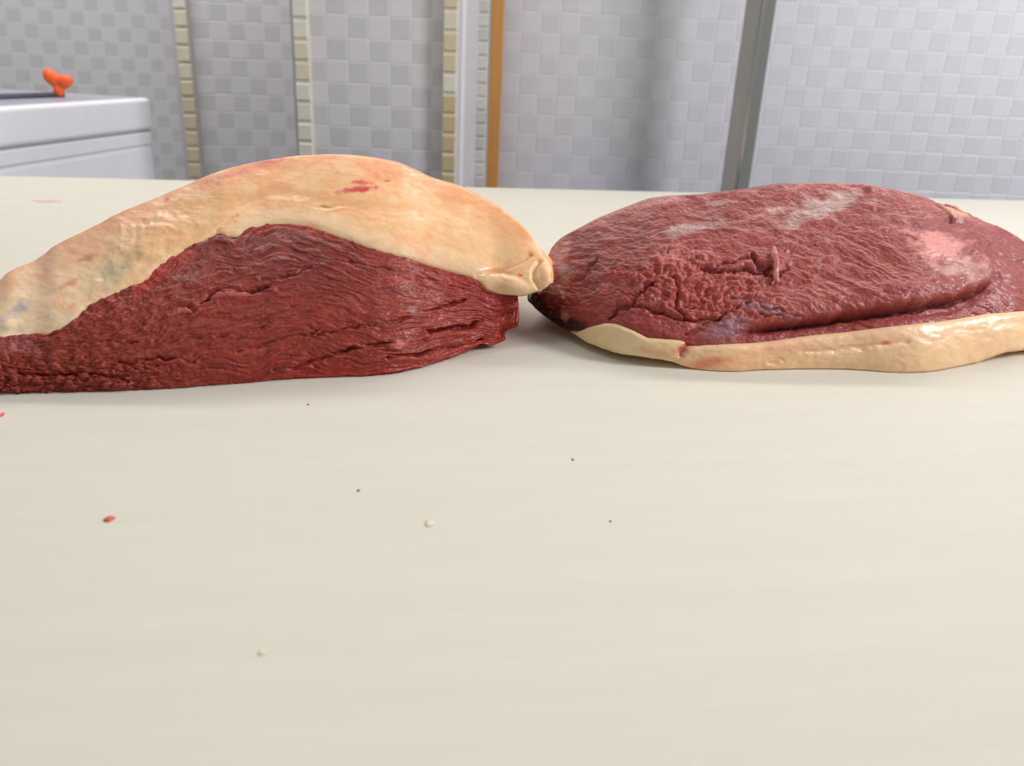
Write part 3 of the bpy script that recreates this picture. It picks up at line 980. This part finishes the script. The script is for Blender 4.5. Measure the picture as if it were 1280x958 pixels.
C = np.zeros(X_.shape + (3,)) + lin((170, 92, 92))
C = mixc(C, (150, 84, 84), lefts * 0.9)
C = mixc(C, (150, 74, 72), blob(X_, Y_, 960, 262, 170, 30, -3, 0.8, 0.3) * 0.5)
C = mixc(C, (208, 126, 118), crumb * 0.75)
C = mixc(C, (178, 104, 100), diag * 0.6)
C = mixc(C, (122, 58, 54), sstep(0.15, 0.9, np.where(diag > 0.5, fibr, fibh)) * 0.35)
C = mixc(C, (200, 130, 124), sstep(0.2, 0.9, -np.where(diag > 0.5, fibr, fibh)) * 0.35)
C = mixc(C, (194, 112, 100), sstep(0.35, 0.9, lump) * 0.4)
C = mixc(C, (206, 142, 134), sstep(0.2, 0.8, finr) * 0.4)
C = mixc(C, (126, 60, 58), sstep(0.2, 0.8, -finr) * 0.35)
C = mixc(C, (184, 98, 82), crumb * sstep(0.6, 1.0, nod) * sstep(0.1, 0.7, lump) * 0.5)
C = C * np.array([0.88, 0.50, 0.43])
C = mixc(C, (190, 152, 146), blob(X_, Y_, 870, 284, 75, 6, -9, 0.7, 0.7, 0.03) * 0.8)
C = mixc(C, (200, 164, 154), blob(X_, Y_, 1030, 258, 58, 13, -22, 0.7, 0.6, 0.04) * 0.85)  # silverskin, with its whitish sheen painted in
C = mixc(C, (226, 178, 158), blob(X_, Y_, 972, 262, 18, 5, -5, 0.7, 0.5) * 0.8)
C = mixc(C, (190, 156, 150), blob(X_, Y_, 893, 255, 22, 3, -3, 0.7, 0.5) * 0.7)
C = mixc(C, (214, 146, 132), np.exp(-(dline(X_ + 5 * lump, Y_ + 3 * lump, [(725, 287), (770, 266), (830, 249), (845, 247)]) / 4) ** 2) * 0.6)
C = mixc(C, (206, 118, 108), np.exp(-(dline(X_ + 5 * lump, Y_ + 3 * lump, [(1000, 233), (1060, 232), (1120, 240), (1190, 264), (1240, 283)]) / 6) ** 2) * 0.5)
C = mixc(C, (240, 158, 146), blob(X_, Y_, 1175, 310, 50, 24, 28, 0.8, 0.7, 0.05) * 0.9)
C = mixc(C, (222, 172, 160), blob(X_, Y_, 1200, 340, 34, 14, 10, 0.8, 0.6, 0.05) * 0.7)
C = mixc(C, (240, 176, 148), blob(X_, Y_, 1192, 266, 24, 6, 18, 0.7, 0.3) * 0.9)
C = mixc(C, (206, 106, 88), blob(X_, Y_, 838, 326, 18, 8, 5, 0.8, 0.4) * 0.8)
C = mixc(C, (164, 118, 128), blob(X_, Y_, 905, 412, 32, 18, -15, 0.8, 0.4) * 0.8)  # purple sheen on the lean, painted as colour here and below
C = mixc(C, (166, 116, 126), blob(X_, Y_, 955, 388, 48, 7, 22, 0.8, 0.4) * 0.65)
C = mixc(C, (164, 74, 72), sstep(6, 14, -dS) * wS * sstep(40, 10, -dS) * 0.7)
C = mixc(C, (206, 150, 142), blob(X_, Y_, 698, 318, 13, 26, 30, 0.8, 0.6, 0.09) * 0.85)
C = mixc(C, (150, 120, 118), blob(X_, Y_, 706, 344, 10, 12, 30, 0.8, 0.6, 0.09) * 0.7)
C = mixc(C, (224, 164, 148), blob(X_, Y_, 694, 362, 15, 7, 25, 0.8, 0.6, 0.09) * 0.9)
C = mixc(C, (88, 22, 24), deep * 0.62)  # seam and cracks darkened: their shade is put into the tint
# dried dark rind at the left tip
dark = np.exp(-(dline(jx, jy, [(660, 372), (680, 392), (706, 408), (722, 414)]) / 12) ** 2)
C = mixc(C, (48, 20, 22), np.clip(dark * 1.6, 0, 1) * 0.95)
C = mixc(C, (132, 44, 36), blob(X_, Y_, 692, 377, 11, 9, 30, 0.8, 0.6, 0.09) * 0.85)
C = mixc(C, (198, 138, 118), blob(X_, Y_, 706, 394, 8, 7, 30, 0.8, 0.6, 0.09) * 0.7)
C = mixc(C, (168, 50, 52), blob(X_, Y_, 860, 428, 10, 6, -40, 0.7, 0.4) * 0.8)
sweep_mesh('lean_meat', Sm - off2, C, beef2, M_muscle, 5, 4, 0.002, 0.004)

# --- fat layer underneath
j0 = mF + 4
rows = np.concatenate([np.arange(mF + mU + mB - 9, S2.shape[1]), np.arange(0, j0)])
So, No, Xo, Yo = S2[:, rows], N2[:, rows], PX2[:, rows], PY2[:, rows]
nr = len(rows)
lat = np.arange(nr)
wave = fbm(Xo * 0.014, Yo * 0.03, 61.0, 4, 0.5)
grain = fbm(Xo * 0.06, Yo * 0.10, 65.0, 3, 0.55)
edge = np.sqrt(1 - (1 - np.clip((nr - 1 - lat) / 12.0, 0, 1)) ** 2)
edgeb = sstep(0, 6, lat)
th2 = curve([(662, 0.0), (715, 0.0), (735, 0.003), (780, 0.004), (860, 0.003), (900, 0.0045), (1000, 0.005), (1150, 0.006), (1400, 0.005)], xs2, 4)
dsp = (-0.0014 + th2[:, None] * edge[None]) * edgeb[None] + 0.0008 * wave + 0.0003 * grain
for pts, wd, dp in [([(1000, 440), (1060, 436), (1130, 428)], 3, 0.0012), ([(960, 452), (975, 448)], 3, 0.001), ([(850, 440), (868, 428)], 4, 0.0025)]:
    dsp = dsp - dp * np.exp(-(dline(Xo, Yo + 3 * grain, pts) / wd) ** 2)
outer = So + No * dsp[..., None]
inner = (So + (cen2 - So) * (0.03 + 0.13 * sstep(0, 22, nr - 1 - lat))[None, :, None])[:, ::-1][:, ::4]
Fs = np.concatenate([outer, inner], 1)
Fs[..., 2] = np.maximum(Fs[..., 2], 0.0005)
k0 = int(np.searchsorted(xs2, 712))
Cf = np.zeros(Xo.shape + (3,)) + lin((255, 208, 160))
Cf = mixc(Cf, (236, 212, 164), sstep(880, 780, Xo) * 0.8)
Cf = mixc(Cf, (250, 186, 138), blob(Xo, Yo, 910, 455, 60, 12, 0, 0.8, 0.5) * 0.8)
Cf = mixc(Cf, (240, 132, 96), blob(Xo, Yo, 890, 452, 24, 6, -10, 0.8, 0.6) * 0.7)
Cf = mixc(Cf, (246, 196, 160), blob(Xo, Yo, 1080, 425, 100, 10, -6, 0.8, 0.4) * 0.6)
Cf = mixc(Cf, (250, 184, 148), blob(Xo, Yo, 975, 435, 50, 8, -8, 0.8, 0.5) * 0.7)
Cf = mixc(Cf, (216, 110, 84), blob(Xo, Yo, 1105, 429, 7, 3.5, 0, 0.6, 0.3) * 0.8)
Cf = mixc(Cf, (196, 62, 62), np.exp(-(dline(Xo + 4 * grain, Yo, [(868, 420), (858, 434), (850, 442)]) / 6) ** 2) * 0.85)
Cf = mixc(Cf, (222, 150, 110), blob(Xo, Yo, 820, 440, 30, 5, 10, 0.8, 0.6) * 0.4)
Cf = np.concatenate([Cf, np.zeros(inner.shape) + lin((240, 205, 160))], 1)
sweep_mesh('fat_layer', (Fs - off2)[k0:], Cf[k0:], beef2, M_fat, 3, 3, 0.0015, 0.002)

nFU = mF + mU
M_sinew = mat('pink_sinew', (196, 112, 104), 0.35, var=0.12, var_scale=200, sss=0.2, sss_r=(1, .4, .3), sss_s=0.003)
flake('sinew_tag', [(966, 312), (967, 322), (969, 334), (968, 346), (969, 356)], [.0012, .0030, .0024, .0020, .0015], 0.9, M_sinew, 0.0020, beef2, S2, xs2, PY2, N2, off2)
flake('meat_shred', [(1180, 256), (1192, 263), (1206, 269)], [.0008, .0032, .0010], 0.6, mat('pale_fat_shred', (236, 170, 142), 0.4, sss=0.2), 0.0005, beef2, S2, xs2, PY2, N2, off2)

# ------------------------------------------------------------------ scraps on the board
M_scrap = mat('red_meat_scrap', (222, 92, 82), 0.35, var=0.1, var_scale=300, sss=0.1, sss_s=0.002)
M_fats = mat('yellow_fat_scrap', (230, 219, 192), 0.45, var=0.05, var_scale=300)
M_speck = mat('dark_speck', (120, 106, 96), 0.6)
M_juice = mat('pale_meat_juice', (226, 186, 166), 0.3)


def scrap(name, px, py, wpx, hpx, hz, mt, label, cat, group=None):
    p = ground(np.array(float(px)), np.array(float(py)))
    dist = (p - np.array([0, 0, CAMH])) @ cF
    rx = wpx / 2 * dist / FPX
    ry = hpx / 2 * dist / FPX / max(0.2, CAMH / np.linalg.norm(p - np.array([0, 0, CAMH])))
    v_, f_ = [], []
    n, k = 18, 5
    for i in range(k):
        t = i / (k - 1) * math.pi / 2
        for j in range(n):
            an = 2 * math.pi * j / n
            r_ = math.cos(t) * (1 + 0.35 * float(noise(math.cos(an) * 1.3 + px, math.sin(an) * 1.3 + py, 0.5))) + 0.001
            v_.append((rx * r_ * math.cos(an), ry * r_ * math.sin(an), hz * math.sin(t)))
    for i in range(k - 1):
        for j in range(n):
            f_.append((i * n + j, i * n + (j + 1) % n, (i + 1) * n + (j + 1) % n, (i + 1) * n + j))
    f_.append(tuple(range(n))[::-1])
    f_.append(tuple((k - 1) * n + j for j in range(n)))
    o = link(name, mesh(name, v_, f_, True), None, mt)
    o.location = (p[0], p[1], 0)
    return tag(o, label, cat, group)


scrap('meat_scrap', 137, 649.5, 12, 6.5, 0.0012, M_scrap, 'tiny red scrap of meat on the open board, lower left', 'meat scrap')
scrap('meat_scrap', 1, 520, 5, 6, 0.0012, M_scrap, 'tiny red scrap at the left edge, just before the left meat', 'meat scrap')
scrap('fat_scrap', 537, 655, 12, 9, 0.0008, M_fats, 'pale yellow fat crumb in the middle of the open board', 'fat scrap')
scrap('fat_scrap', 327, 817, 11, 6, 0.0006, M_fats, 'faint yellowish fat crumb on the lower board', 'fat scrap')
scrap('juice_smear', 60, 252, 36, 4, 0.0003, M_juice, 'pale pink juice smear on the far left of the board', 'smear')
scrap('speck', 448, 613.5, 4.5, 3, 0.0004, M_speck, 'small dark speck on the board below the left meat', 'speck')
scrap('speck', 716, 575, 3.2, 3, 0.0004, M_speck, 'small dark speck on the board, nearest the gap between both meats', 'speck')
scrap('speck', 763, 652, 3.2, 3, 0.0004, M_speck, 'small dark speck farthest right on the open board', 'speck')
scrap('speck', 385, 506, 3, 2.5, 0.0004, mat('red_speck', (170, 90, 80), 0.5), 'tiny reddish speck just before the left meat', 'speck')
